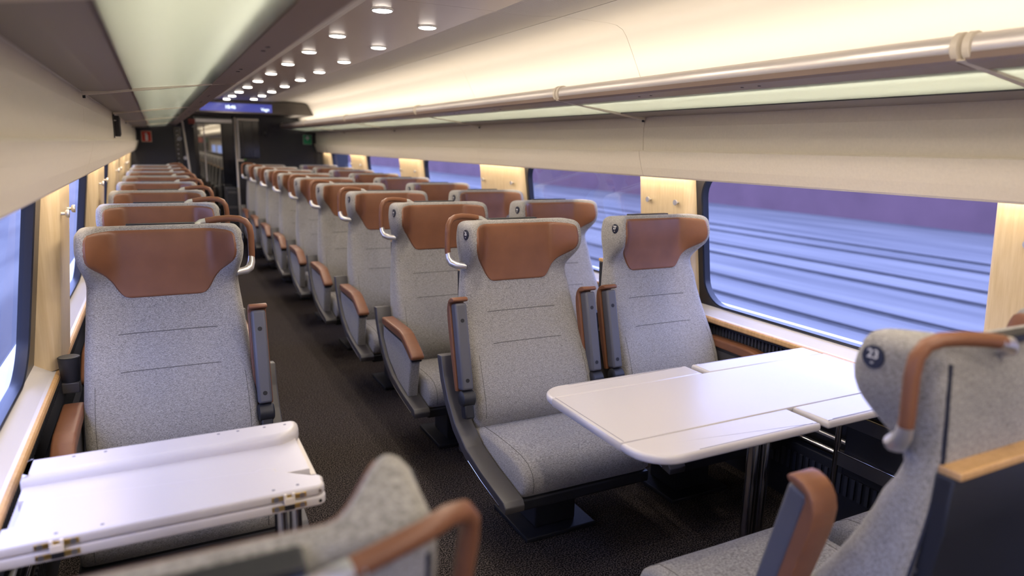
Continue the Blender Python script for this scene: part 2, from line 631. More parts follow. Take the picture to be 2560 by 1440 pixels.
def side(sgn):
    """one side wall of the coach with its panels, pillars, windows and rack"""
    fx = (lambda x: x) if sgn > 0 else (lambda x: 2 * CX - x)
    sd = 'right' if sgn > 0 else 'left'

    def F(prof):
        return [(fx(x), z) for x, z in prof]
    g = 0.0016
    # ---- wall: dark outer skin below the sill + upper skin, with panels as parts
    wall = struct(MB().prism(F([(2.66, 0.0), (2.74, 0.0), (2.74, 0.70), (2.66, 0.70)]), 'y', YB, YF).build('wall_' + sd, DWALL))
    tag(wall, 'dark lower side wall under the %s windows' % sd, None)
    # outer upper skin closing the body above the windows
    MB().prism(F([(2.56, 1.50), (2.70, 1.50), (2.60, 2.25), (2.50, 2.25)]), 'y', YB, YF).build('roof_side_skin', DWALL, wall)
    for a, b in zip(JOINTS, JOINTS[1:]):
        # valance with ridge
        val = [(2.322, 1.594), (2.329, 1.560), (2.344, 1.510), (2.360, 1.468), (2.368, 1.460), (2.385, 1.462), (2.385, 1.475),
               (2.372, 1.480), (2.360, 1.52), (2.352, 1.585), (2.352, 1.600), (2.328, 1.600)]
        MB().prism(F(val), 'y', a + g, b - g).build('valance_panel', CREAM, wall)
        up = [(2.350, 1.600), (2.346, 1.66), (2.346, 1.72), (2.356, 1.775), (2.375, 1.775), (2.365, 1.70), (2.364, 1.600)]
        MB().prism(F(up), 'y', a + g, b - g).build('wall_panel', CREAM, wall)
        # soffit behind the valance, white
        MB().prism(F([(2.385, 1.505), (2.57, 1.500), (2.57, 1.515), (2.385, 1.520)]), 'y', a + g, b - g).build('soffit_panel', COVEM, wall)
    # sill: white top and rounded oak nosing
    sill = [(2.500, 0.765), (2.500, 0.745), (2.66, 0.745), (2.66, 0.808), (2.565, 0.804), (2.535, 0.785), (2.51, 0.768)]
    MB().prism(F(sill), 'y', YB, YF).build('window_sill', SILLM, wall)
    nose = [(2.500, 0.7655), (2.492, 0.763), (2.488, 0.757), (2.488, 0.742), (2.492, 0.736), (2.500, 0.734)]
    MB().prism(F(nose), 'y', YB, YF).build('sill_nosing', WOODT, wall)
    MB().prism(F([(2.500, 0.734), (2.66, 0.716), (2.66, 0.744), (2.500, 0.744)]), 'y', YB, YF).build('sill_core', DWALL, wall)
    # slotted vent below the nosing: back plate and ribs
    MB().prism(F([(2.545, 0.50), (2.66, 0.50), (2.66, 0.715), (2.545, 0.715)]), 'y', YB, YF).build('vent_plate', DWALL, wall)
    rb = MB()
    y = 0.6
    while y < 4.6:
        rb.box((fx(2.535), y, 0.60), (fx(2.546), y + 0.010, 0.708))
        y += 0.022
    rbo = rb.build('vent_ribs', DRIB, wall)
    rbo['kind'] = 'stuff'
    # heater duct with polished rail and slots near the floor
    MB().prism(F([(2.56, 0.0), (2.66, 0.0), (2.66, 0.30), (2.58, 0.30), (2.56, 0.28)]), 'y', YB, YF).build('heater_duct', DWALL, wall)
    rb = MB()
    y = 0.9
    while y < 3.2:
        rb.box((fx(2.553), y, 0.15), (fx(2.5605), y + 0.016, 0.24))
        y += 0.034
    rbo = rb.build('heater_slots', DRIB, wall)
    rbo['kind'] = 'stuff'
    MB().tube([(fx(2.55), 0.9, 0.325), (fx(2.55), 2.35, 0.325)], 0.017, 12).build('heater_rail', CHROME, wall)
    MB().tube([(fx(2.57), 0.9, 0.38), (fx(2.57), 2.55, 0.38)], 0.010, 10).build('heater_pipe', SILV, wall)

    # ---- pillars with rounded edges, coat hooks
    pil = PIL_R if sgn > 0 else PIL_L
    for i, (y0, y1) in enumerate(pil):
        rings = []
        for z in (0.770, 0.80, 1.0, 1.25, 1.50):
            xp, xg = XP(z), XG(z) + 0.005
            r = min(0.06, xg - xp - 0.004)
            r2 = 0.025
            ring = [(fx(xg), y0, z)]
            for k in range(0, 7):
                a = k / 6 * PI / 2
                ring.append((fx(xp + r - r * math.sin(a)), y0 + r - r * math.cos(a), z))
            for k in range(0, 7):
                a = PI / 2 - k / 6 * PI / 2
                ring.append((fx(xp + r2 - r2 * math.sin(a)), y1 - r2 + r2 * math.cos(a), z))
            ring.append((fx(xg), y1, z))
            rings.append(ring)
        m = MB().loft(rings)
        p = m.build('window_pillar', WOODP, wall)
        if 0 < y0 < 11.0:
            w = y1 - y0
            ys = [y0 + w * 0.19, y0 + w * 0.74] if w < 0.5 else [y0 + w * 0.14, y0 + w * 0.86]
            for yy in ys:
                x = XP(1.335)
                h = MB()
                h.tube([(fx(x + 0.002), yy, 1.335), (fx(x - 0.016), yy, 1.335)], 0.006, 10)
                h.tube([(fx(x - 0.014), yy, 1.335), (fx(x - 0.020), yy, 1.335), (fx(x - 0.026), yy, 1.335)], [0.012, 0.0155, 0.0145], 18)
                h.build('coat_hook', SILV, p)
    # ---- windows between pillars
    for i, ((a0, a1), (b0, b1)) in enumerate(zip(pil, pil[1:])):
        n = i + 1 + (0 if sgn > 0 else 10)
        y0, y1 = a1 - 0.14, b0 + 0.03
        z0, z1 = 0.795, 1.515
        ma, mb, r = 0.082, (0.082 if sgn > 0 else 0.20), 0.13          # gasket side margins, left far one widened to imitate a dark reflection; corner radius
        mz = 0.022
        iy0, iy1, iz0, iz1 = y0 + ma, y1 - mb, z0 + mz, z1 - 0.02
        ns = 8
        inner, outer = [], []
        for (cy, cz, a_) in ((iy1 - r, iz1 - r, 0), (iy0 + r, iz1 - r, 90), (iy0 + r, iz0 + r, 180), (iy1 - r, iz0 + r, 270)):
            for k in range(ns + 1):
                a = math.radians(a_ + 90 * k / ns)
                inner.append((cy + r * math.cos(a), cz + r * math.sin(a)))
                dy, dz = math.cos(a), math.sin(a)
                sc = 1 / max(abs(dy), abs(dz))
                qy = (y1 if a_ in (0, 270) else y0)
                qz = (z1 if a_ in (0, 90) else z0)
                fr = abs(dy) * sc, abs(dz) * sc
                outer.append((qy if fr[0] >= 0.999 else (cy + (qy - cy) * fr[0]), qz if fr[1] >= 0.999 else (cz + (qz - cz) * fr[1])))
        N = len(inner)
        fr = MB()
        rings = []
        for (pts, dx, infl) in ((outer, -0.020, 0), (inner, -0.020, 0.018), (inner, -0.026, 0.010), (inner, -0.022, 0.002), (inner, 0.0, 0.0), (inner, 0.012, 0)):
            ring = []
            cyy, czz = (iy0 + iy1) / 2, (iz0 + iz1) / 2
            for (yy, zz) in pts:
                v = Vector((yy - cyy, zz - czz))
                s_ = infl
                if pts is inner and infl:
                    ny = max(-1, min(1, (yy - cyy) / ((iy1 - iy0) / 2)))
                    nz = max(-1, min(1, (zz - czz) / ((iz1 - iz0) / 2)))
                    ln = math.hypot(ny ** 7, nz ** 7) or 1
                    yy2, zz2 = yy + s_ * (ny ** 7) / ln, zz + s_ * (nz ** 7) / ln
                else:
                    yy2, zz2 = yy, zz
                ring.append((fx(XG(zz2) + dx), yy2, zz2))
            rings.append(ring)
        fr.loft(rings)
        w = struct(fr.build('window_%d' % n, GASK))
        tag(w, '%s train window in a black rounded rubber frame, %s from the front' % (sd, ORD[i]), None)
        gp = MB()
        gp.add([(fx(XG(iz0 - .02)), y0 + .01, iz0 - .02), (fx(XG(iz0 - .02)), y1 - .01, iz0 - .02),
                (fx(XG(iz1 + .02)), y1 - .01, iz1 + .02), (fx(XG(iz1 + .02)), y0 + .01, iz1 + .02)], [(0, 1, 2, 3)])
        gp.build('window_pane', GLASS, w)

    # ---- cove: lit panels from the rack up to the ceiling
    prof = [(2.356, 1.775), (2.30, 1.80), (2.215, 1.835), (2.16, 1.862), (2.107, 1.935), (2.045, 2.055), (2.008, 2.122), (1.985, 2.150), (1.950, 2.166), (1.90, 2.172), (1.66, 2.175)]
    back = [(x + 0.015 if z < 2.14 else x, z + 0.012) for x, z in prof]
    cov = None
    for a, b in zip(CJOINTS, CJOINTS[1:]):
        c = MB().prism(F(prof + back[::-1]), 'y', a + g, b - g, smooth=True).build('cove_panel', COVEM, wall)
    for a, b in zip(CJOINTS, CJOINTS[1:]):
        MB().prism(F([(1.655, 2.175), (1.62, 2.172), (1.50, 2.162), (1.40, 2.160), (1.325, 2.164), (1.325, 2.18), (1.655, 2.187)]), 'y', a + g, b - g, smooth=True).build('perforated_band', BAND, wall)

    # ---- luggage rack
    rk = empty('luggage_rack', (fx(2.35), 4.5, 1.77))
    tag(rk, '%s overhead luggage rack with aluminium tube and frosted glass shelf' % sd, 'luggage rack', 'overhead luggage racks')
    org = Vector(rk.location)

    def R(mb, nm, m, par=None):
        mb.v = [tuple(Vector(p) - org) for p in mb.v]
        return mb.build(nm, m, par or rk)

    def zr(x):
        return 1.834 - (x - 1.83) * 0.118
    RJ = [YB + 0.05, -1.0, 1.10, 3.07, 5.2, 7.45, 9.72, 11.62]
    for i, (a, b) in enumerate(zip(RJ, RJ[1:])):
        R(MB().tube([(fx(1.825), a + 0.01, 1.868), (fx(1.825), b - 0.01, 1.868)], 0.0315, 24), 'rail_tube', TUBEM)
        # brown strip below the tube
        s_ = [(1.796, 1.852), (1.802, 1.836), (1.815, 1.829), (1.90, zr(1.90) - 0.006), (1.90, zr(1.90) + 0.006), (1.83, 1.85)]
        st = R(MB().prism(F(s_), 'y', a + 0.012, b - 0.012), 'front_strip', RBROWN)
        for yy in (a + (b - a) * 0.36, a + (b - a) * 0.40, a + (b - a) * 0.66, a + (b - a) * 0.70):
            R(MB().tube([(fx(1.862), yy, zr(1.862) - 0.004), (fx(1.862), yy, zr(1.862) - 0.0075)], 0.006, 12), 'screw_cap', DARK, st)
        gl = [(1.902, zr(1.902) - 0.003), (2.180, zr(2.18) - 0.003), (2.180, zr(2.18) + 0.005), (1.902, zr(1.902) + 0.005)]
        R(MB().prism(F(gl), 'y', a + 0.016, b - 0.016), 'glass_panel', FROST)
        R(MB().prism(F([(2.180, zr(2.18) - 0.006), (2.188, zr(2.188) - 0.006), (2.188, zr(2.188) + 0.006), (2.18, zr(2.18) + 0.006)]), 'y', a + 0.014, b - 0.014), 'glass_edge_seal', GASK)
        tr = [(2.188, zr(2.188) - 0.004), (2.26, zr(2.26) - 0.007), (2.345, zr(2.345) + 0.0), (2.345, zr(2.345) + 0.012), (2.188, zr(2.188) + 0.006)]
        R(MB().prism(F(tr), 'y', a + 0.012, b - 0.012), 'rear_tray', RGREY)
    for a in RJ[1:-1]:
        br = [(1.80, zr(1.80) - 0.004), (2.385 if False else 2.344, zr(2.344) - 0.016), (2.344, zr(2.344) + 0.012), (1.83, zr(1.83) + 0.014)]
        R(MB().prism(F(br), 'y', a - 0.011, a + 0.011), 'bracket', RINGM)
        for dy in (-0.026, 0.004):
            R(MB().tube([(fx(1.825), a + dy, 1.868), (fx(1.825), a + dy + 0.003, 1.868), (fx(1.825), a + dy + 0.019, 1.868), (fx(1.825), a + dy + 0.022, 1.868)],
                        [0.034, 0.0375, 0.0375, 0.034], 24), 'collar', RINGM)
        R(MB().box((fx(2.334), a - 0.006, 1.748), (fx(2.343), a + 0.006, 1.772)), 'bracket_pin', DARK)
    # rounded end cap of the tube and light strip body
    R(MB().tube([(fx(1.825), 11.60, 1.868), (fx(1.825), 11.635, 1.868), (fx(1.825), 11.65, 1.868)], [0.036, 0.036, 0.02], 20), 'end_cap', RINGM)
    R(MB().prism(F([(1.90, 1.842), (1.95, 1.838), (1.945, 1.862), (1.905, 1.868)]), 'y', LY0, LY1), 'light_profile', SILV)
    # light bar body behind the valance
    return wall


side(1)
side(-1)

# ceiling: bronze strip between the perforated bands, plus a plain roof above
ceil = struct(MB().box((-0.45, YB, 2.24), (2.57, YF, 2.30)).build('ceiling', DWALL))
for a, b in zip(CJOINTS, CJOINTS[1:]):
    MB().prism([(2 * CX - 1.325, 2.164), (1.325, 2.164), (1.325, 2.18), (2 * CX - 1.325, 2.18)], 'y', a + 0.0012, b - 0.0012).build('lamp_strip_panel', STRIPM, ceil)

# ceiling lamps
LAMPG = mat('lamp_lens', (1, 0.97, 0.92), 0.4, emit=(1.0, 0.93, 0.84), estr=22.0)
lm_rim = MB().tube([(0, 0, 0.004), (0, 0, -0.004), (0, 0, -0.007)], [0.049, 0.048, 0.044], 24).mesh('lamp_rim', SILV)
lm_lens = MB().tube([(0, 0, -0.004), (0, 0, -0.009), (0, 0, -0.012), (0, 0, -0.0135)], [0.044, 0.041, 0.030, 0.008], 24).mesh('lamp_lens', LAMPG)
LL = [-1.95, -1.1, -0.28, 0.54, 1.36, 2.18, 3.02, 3.84, 4.60, 5.38, 6.20, 7.03, 7.85, 8.66, 9.47, 10.2]
LR = [-2.45, -1.65, -0.83, 0.0, 0.83, 1.66, 2.49, 3.32, 4.15, 4.99, 5.81, 6.63, 7.48, 8.36, 9.15, 9.94]
for row, X, ys in (('left', 0.902, LL), ('right', 1.213, LR)):
    for k, y in enumerate(ys):
        t = empty('ceiling_lamp', (X, y, 2.164))
        kk = [q for q in ys if q > 1.9].index(y) if y > 1.9 else None
        lab = ('small round ceiling downlight, %s from the front in the %s row' % (ORD[kk], row)) if kk is not None else \
              ('round ceiling downlight behind the camera in the %s row, %s from the rear' % (row, ORD[k]))
        tag(t, lab, 'ceiling lamp', 'downlights along the ceiling strip')
        link('rim', lm_rim, t)
        link('lens', lm_lens, t)
        d = bpy.data.lights.new('lamp_light', 'SPOT')
        d.energy = LAMP_W * 4
        d.color = NEUT
        d.spot_size = math.radians(166)
        d.spot_blend = 0.45
        d.shadow_soft_size = 0.035
        lo = bpy.data.objects.new('lamp_light', d)
        COL.objects.link(lo)
        lo.parent = t
        lo.location = (0, 0, -0.04)

# rear bulkhead behind the camera
struct(MB().box((-0.75, YB - 0.1, 0.0), (2.87, YB, 2.3)).build('wall_rear', CREAM))

# ------------------------------------------------------------------ front bulkhead
DX0, DX1, DZ = 0.575, 1.105, 1.985
wf = struct(MB().box((-0.75, YF, 0.0), (DX0, YF + 0.08, 2.3)).box((DX1, YF, 0.0), (2.87, YF + 0.08, 2.3)).box((DX0, YF, DZ), (DX1, YF + 0.08, 2.3)).build('wall_front', CHAR))
MB().box((DX0 - 0.03, YF - 0.02, 0), (DX0, YF + 0.06, DZ + .03)).box((DX1 - 0.02, YF - 0.02, 0), (DX1 + 0.015, YF + 0.06, DZ + .03)).box((DX0, YF - .02, DZ - 0.05), (DX1, YF + .06, DZ + .03)).build('door_surround', BLACKG, wf)
MB().box((0.95, YF - 0.012, 0.0), (DX1 - 0.02, YF + 0.02, DZ - .05)).build('door_pocket_panel', BLACKG, wf)
MB().box((DX0, YF - 0.016, 1.885), (DX1 - 0.02, YF + 0.03, 1.935)).build('door_header_rail', SILV, wf)
# studded strip on the left
MB().box((0.275, YF - 0.006, 0.9), (0.37, YF, 1.80)).build('stud_strip', BLACKG, wf)
for k in range(9):
    MB().disc((0.315, YF - 0.006, 1.75 - k * 0.068), (0, -1, 0), 0.007, 0.004, 12).build('stud', SILV, wf)
rg = MB()
rings = []
for a in range(20):
    an = 2 * PI * a / 20
    c_, s_ = math.cos(an), math.sin(an)
    rings.append([(0.345 + (0.020 + 0.008 * math.cos(b * PI / 4)) * c_, YF - 0.012 + 0.008 * math.sin(b * PI / 4), 1.635 + (0.020 + 0.008 * math.cos(b * PI / 4)) * s_) for b in range(8)])
rings.append(rings[0])
rg.loft(rings).build('ring_pull', SILV, wf)
# fascia box above the doorway, with display
fas = [(10.40, 2.163), (10.42, 1.992), (11.70, 1.992), (11.70, 2.163)]
fp = MB()
front = [(0.04, 1.992), (2.072, 1.992), (2.045, 2.045), (2.005, 2.118), (1.985, 2.146), (1.96, 2.160), (0.16, 2.160), (0.135, 2.146), (0.115, 2.118), (0.07, 2.045)]
fp.prism(front, 'y', 10.42, YF)
tag(struct(fp.build('trim_1', TAUPE)), 'taupe fascia box over the end door holding the display', None)
ds = empty('information_display', (1.05, 10.418, 2.02))
tag(ds, 'wide blue passenger information screen above the coach end door', 'display')
DISP = mat('blue_screen', (0.01, 0.01, 0.03), 0.12, emit=(0.060, 0.070, 0.34), estr=1.0)
DTXT = mat('screen_text', (0.1, 0.1, 0.1), 0.5, emit=(0.72, 0.85, 1.0), estr=2.2)
MB().rbox((-0.47, -0.012, -0.010), (0.452, 0.004, 0.098), 0.002).build('screen', DISP, ds)
for body, x, z, s_ in (('10:46', -0.09, 0.046, 0.062), ('Vagn', 0.36, 0.028, 0.055)):
    tm = link('screen_lettering', text_mesh(body, s_, DTXT), ds)
    tm.rotation_euler = (PI / 2, 0, 0)
    tm.location = (x, -0.0125, z)
# end wall fittings
sg = empty('fire_extinguisher_sign', (-0.095, YF - 0.001, 1.577))
tag(sg, 'red fire extinguisher sign with white bottle on the dark end wall', 'sign')
RED = mat('sign_red', (0.55, 0.03, 0.015), 0.4)
MB().rbox((-0.068, -0.004, 0), (0.068, 0.0, 0.158), 0.001).build('sign_border', mat('sign_border_cream', (0.75, 0.5, 0.4), 0.5), sg)
MB().rbox((-0.061, -0.0055, 0.007), (0.061, -0.002, 0.151), 0.001).build('sign_plate', RED, sg)
pic = MB()
pic.prism([(-0.015, 0.02), (0.018, 0.02), (0.018, 0.095), (0.010, 0.112), (0.006, 0.118), (0.006, 0.132), (-0.004, 0.132), (-0.004, 0.118), (-0.012, 0.108), (-0.015, 0.095)], 'y', -0.0065, -0.005)
pic.prism([(-0.004, 0.124), (-0.03, 0.116), (-0.032, 0.110), (-0.004, 0.117)], 'y', -0.0065, -0.005)
pic.build('extinguisher_pictogram', WHITEP, sg)
sg = empty('first_aid_sign', (2.215, YF - 0.001, 1.585))
tag(sg, 'green first aid sign with white cross on the dark end wall', 'sign')
GREEN = mat('sign_green', (0.01, 0.26, 0.11), 0.4)
MB().rbox((-0.068, -0.004, 0), (0.068, 0.0, 0.15), 0.001).build('sign_border', mat('sign_border_pale', (0.5, 0.6, 0.5), 0.5), sg)
MB().rbox((-0.063, -0.0055, 0.005), (0.063, -0.002, 0.145), 0.001).build('sign_plate', GREEN, sg)
cr = MB().box((-0.011, -0.0066, 0.068), (0.011, -0.005, 0.135)).box((-0.032, -0.0066, 0.091), (0.032, -0.005, 0.113))
cr.build('white_cross', WHITEP, sg)
MB().box((-0.052, -0.0066, 0.032), (0.052, -0.005, 0.036)).box((-0.05, -0.0066, 0.018), (0.04, -0.005, 0.022)).build('caption_lines', mat('sign_caption', (0.1, 0.35, 0.15), 0.5), sg)
rs = empty('red_door_sign', (0.522, YF - 0.022, 1.852))
tag(rs, 'plain red plate above the black door post at the coach end', 'sign')
MB().rbox((-0.046, -0.01, 0), (0.046, 0, 0.075), 0.002).build('plate', mat('dull_red_plate', (0.26, 0.045, 0.03), 0.5), rs)
MB().tube([(0.02, -0.008, -0.03), (0.0, -0.012, -0.045)], 0.006, 8).build('lock_pin', SILV, rs)
kn = empty('door_button', (0.405, YF, 1.335))
tag(kn, 'oval pale push plate on the black wall left of the end door', 'door button')
MB().disc((0, 0, 0.015), (0, -1, 0), 0.028, 0.006).build('plate', SILV, kn)
MB().disc((0, -0.006, 0.015), (0, -1, 0), 0.015, 0.004).build('button', WHITEP, kn)
# grab poles
gp = empty('grab_pole', (1.125, YF - 0.07, 0.0))
tag(gp, 'upright cream grab pole beside the glass partition at the end door', 'grab pole')
MB().tube([(0, 0, 0.0), (0, 0, 1.93), (0.0, 0.02, 1.955), (0.0, 0.07, 1.96)], 0.016, 12).build('pole', RINGM, gp)
MB().tube([(0, 0, 1.325), (0.02, 0, 1.325), (0.10, 0, 1.32)], [0.016, 0.02, 0.018], 12).build('side_knob', RINGM, gp)
MB().rbox((0.095, -0.014, 1.322), (0.135, 0.014, 1.345), 0.008).build('green_button', mat('green_button', (0.12, 0.30, 0.06), 0.4), gp)
gp = empty('leaning_grab_pole', (0.47, YF - 0.15, 0.0))
tag(gp, 'leaning cream grab pole on the black panel left of the end door', 'grab pole')
MB().tube([(0.03, 0, 0.0), (0.02, 0, 0.6), (-0.075, 0, 1.86), (-0.10, 0.02, 1.95)], 0.015, 12).build('pole', RINGM, gp)
MB().tube([(-0.10, 0.02, 1.95), (-0.10, 0.15, 1.95)], 0.012, 10).build('wall_fixing', RINGM, gp)
# glass partition right of the door
pt = empty('glass_partition', (1.32, YF - 0.03, 1.36))
tag(pt, 'dark glass partition panel with a cream top rail right of the end door', 'partition')
MB().rbox((-0.145, -0.006, 0.0), (0.15, 0.0, 0.57), 0.002).build('pane', BLACKG, pt)
MB().rbox((-0.15, -0.02, 0.565), (0.155, 0.015, 0.60), 0.004).build('top_rail', RINGM, pt)
MB().rbox((-0.165, -0.015, -0.02), (-0.145, 0.029, 0.60), 0.003).build('hinge_post', SILV, pt)
for mx in (0.05, -0.09):
    MB().rbox((mx, -0.012, 0.0), (mx + 0.006, 0.0, 0.56), 0.001).build('mullion', SHELL, pt)
wd = empty('wall_reader', (1.565, YF, 1.70))
tag(wd, 'small black box mounted on the dark end wall right of the partition', 'device')
MB().rbox((-0.03, -0.035, 0), (0.03, 0, 0.10), 0.006).build('housing', DARK, wd)
MB().rbox((-0.016, -0.038, 0.03), (0.016, -0.034, 0.075), 0.003).build('face', SHELL, wd)
# low equipment box right of the door behind the last seat
eb = empty('equipment_cabinet', (0.99, 11.3, 0.0))
tag(eb, 'low black cabinet standing beside the end door', 'cabinet')
MB().rbox((-0.075, -0.12, 0.0), (0.075, 0.30, 0.92), 0.006).build('body', DARK, eb)
for z in (0.62, 0.84):
    MB().rbox((-0.07, -0.128, z), (0.07, -0.118, z + 0.035), 0.003).build('shelf_edge', SHELL, eb)

# door leaf
dr = struct(MB().box((DX0, YF + 0.03, 0.0), (0.602, YF + 0.055, DZ - 0.05)).box((0.925, YF + 0.03, 0.0), (0.955, YF + 0.055, DZ - 0.05)).box((0.60, YF + 0.03, 1.86), (0.93, YF + 0.055, DZ - 0.05)).box((0.60, YF + 0.03, 0.0), (0.93, YF + 0.055, 0.10)).build('door_1', BLACKG))
MB().box((0.602, YF + 0.04, 0.1), (0.925, YF + 0.046, 1.86)).build('door_pane', DOORG, dr)
MB().tube([(0.685, YF + 0.015, 1.0), (0.685, YF + 0.015, 1.86)], 0.008, 10).build('door_handle', RINGM, dr)

# wall clip on the left wall under the rack
cl = empty('wall_clip', (-0.226, 5.25, 1.62))
tag(cl, 'small black holder clipped to the left wall under the rack', 'holder')
MB().rbox((0.006, -0.05, 0.0), (0.036, 0.05, 0.13), 0.004).build('body', DARK, cl)
MB().rbox((0.0, -0.062, -0.01), (0.006, -0.055, 0.15), 0.001).build('bracket', DARK, cl)
MB().rbox((0.036, -0.035, 0.01), (0.040, 0.035, 0.12), 0.002).build('front_plate', SHELL, cl)
MB().tube([(0.002, -0.0585, 0.10), (0.02, -0.045, 0.10)], 0.004, 8).build('arm', SILV, cl)

# ------------------------------------------------------------------ next coach seen through the door
NE = 37.0
nx = struct(MB().box((2.36, YF + .6, 0.0), (2.42, NE, 2.2)).build('wall_5', CREAM))
tag(nx, 'pale side wall of the next coach seen through the glass door', None)
MB().box((-0.3, YF + .6, 2.16), (2.36, NE, 2.2)).build('next_ceiling', COVEM, nx)
MB().box((-0.36, YF + .6, 0.0), (-0.30, NE, 2.2)).build('next_wall', CREAM, nx)
MB().box((-0.36, NE, 0.0), (2.42, NE + .06, 2.2)).build('next_end', CHAR, nx)
MB().box((2.0, YF + .6, 1.95), (2.36, NE, 2.16)).build('next_cove', COVEM, nx)
NWIN = mat('next_window_dusk', (0.02, 0.03, 0.05), 0.2, emit=(0.30, 0.38, 0.75), estr=1.0)
for y in (18.0, 21.0, 24.0, 27.0, 30.0, 33.0):
    MB().box((2.348, y, 1.05), (2.36, y + 2.0, 1.45)).build('next_window', NWIN, nx)
r2 = empty('far_luggage_rack', (2.35, 24.0, 1.76))
tag(r2, 'luggage rack of the next coach seen through the end door', 'luggage rack')
MB().tube([(-0.5, -11.5, 0.10), (-0.5, 12.5, 0.10)], 0.036, 16).build('rail_tube', RINGM, r2)
MB().prism([(-0.5, 0.06), (0.0, 0.0), (0.0, 0.015), (-0.5, 0.075)], 'y', -11.5, 12.5).build('shelf', RGREY, r2)
sg = empty('far_red_sign', (1.97, NE - 0.005, 1.56))
tag(sg, 'small red sign on the far end wall of the next coach', 'sign')
MB().rbox((-0.13, -0.004, 0), (0.13, 0, 0.24), 0.001).build('plate', mat('far_sign_red', (0.6, 0.07, 0.05), 0.4), sg)
sg = empty('far_green_sign', (2.24, NE - 0.005, 1.56))
tag(sg, 'small dark green sign on the far end wall of the next coach', 'sign')
MB().rbox((-0.10, -0.004, 0), (0.10, 0, 0.24), 0.001).build('plate', mat('far_sign_green', (0.03, 0.14, 0.10), 0.4), sg)
area('next_coach_light', (1.0, 24.5, 2.15), (0, 0, -1), 0.3, 24.0, 130, NEUT)
area('next_cove_light', (1.92, 24.5, 1.9), (0.6, 0, 1), 0.03, 24.0, 45, WARM)

# ================================================================== SEATS
FT = [(0.42, -0.20), (0.48, -0.232), (0.55, -0.226), (0.62, -0.195), (0.70, -0.148), (0.78, -0.098), (0.86, -0.055), (0.94, -0.022), (1.02, -0.003), (1.12, 0.0), (1.20, 0.0), (1.29, 0.012)]
BT = [(0.40, -0.08), (0.60, 0.0), (0.80, 0.048), (0.95, 0.068), (1.10, 0.076), (1.22, 0.076), (1.29, 0.066)]
HT = [(0.40, 0.288), (0.60, 0.292), (0.80, 0.284), (0.95, 0.272), (1.04, 0.264), (1.08, 0.262), (1.12, 0.266), (1.16, 0.274), (1.21, 0.279), (1.26, 0.276), (1.29, 0.273)]
ATAB = [(0.98, 0.0), (1.03, -0.006), (1.06, -0.002), (1.085, 0.016), (1.11, 0.046), (1.135, 0.076), (1.16, 0.097), (1.19, 0.108), (1.23, 0.108), (1.29, 0.098)]
ZT = 1.285


def wing(x, z):
    return smooth_tab(ATAB, z) * sstep(0.150, 0.258, abs(x))


def front_y(x, z):
    # slight hollow across the back and the wings of the headrest
    hollow = 0.016 * sstep(0.5, 0.75, z) * (1 - sstep(0.98, 1.06, z)) * sstep(0.10, 0.26, abs(x))
    return smooth_tab(FT, z) - wing(x, z) - hollow


SEATM = {}


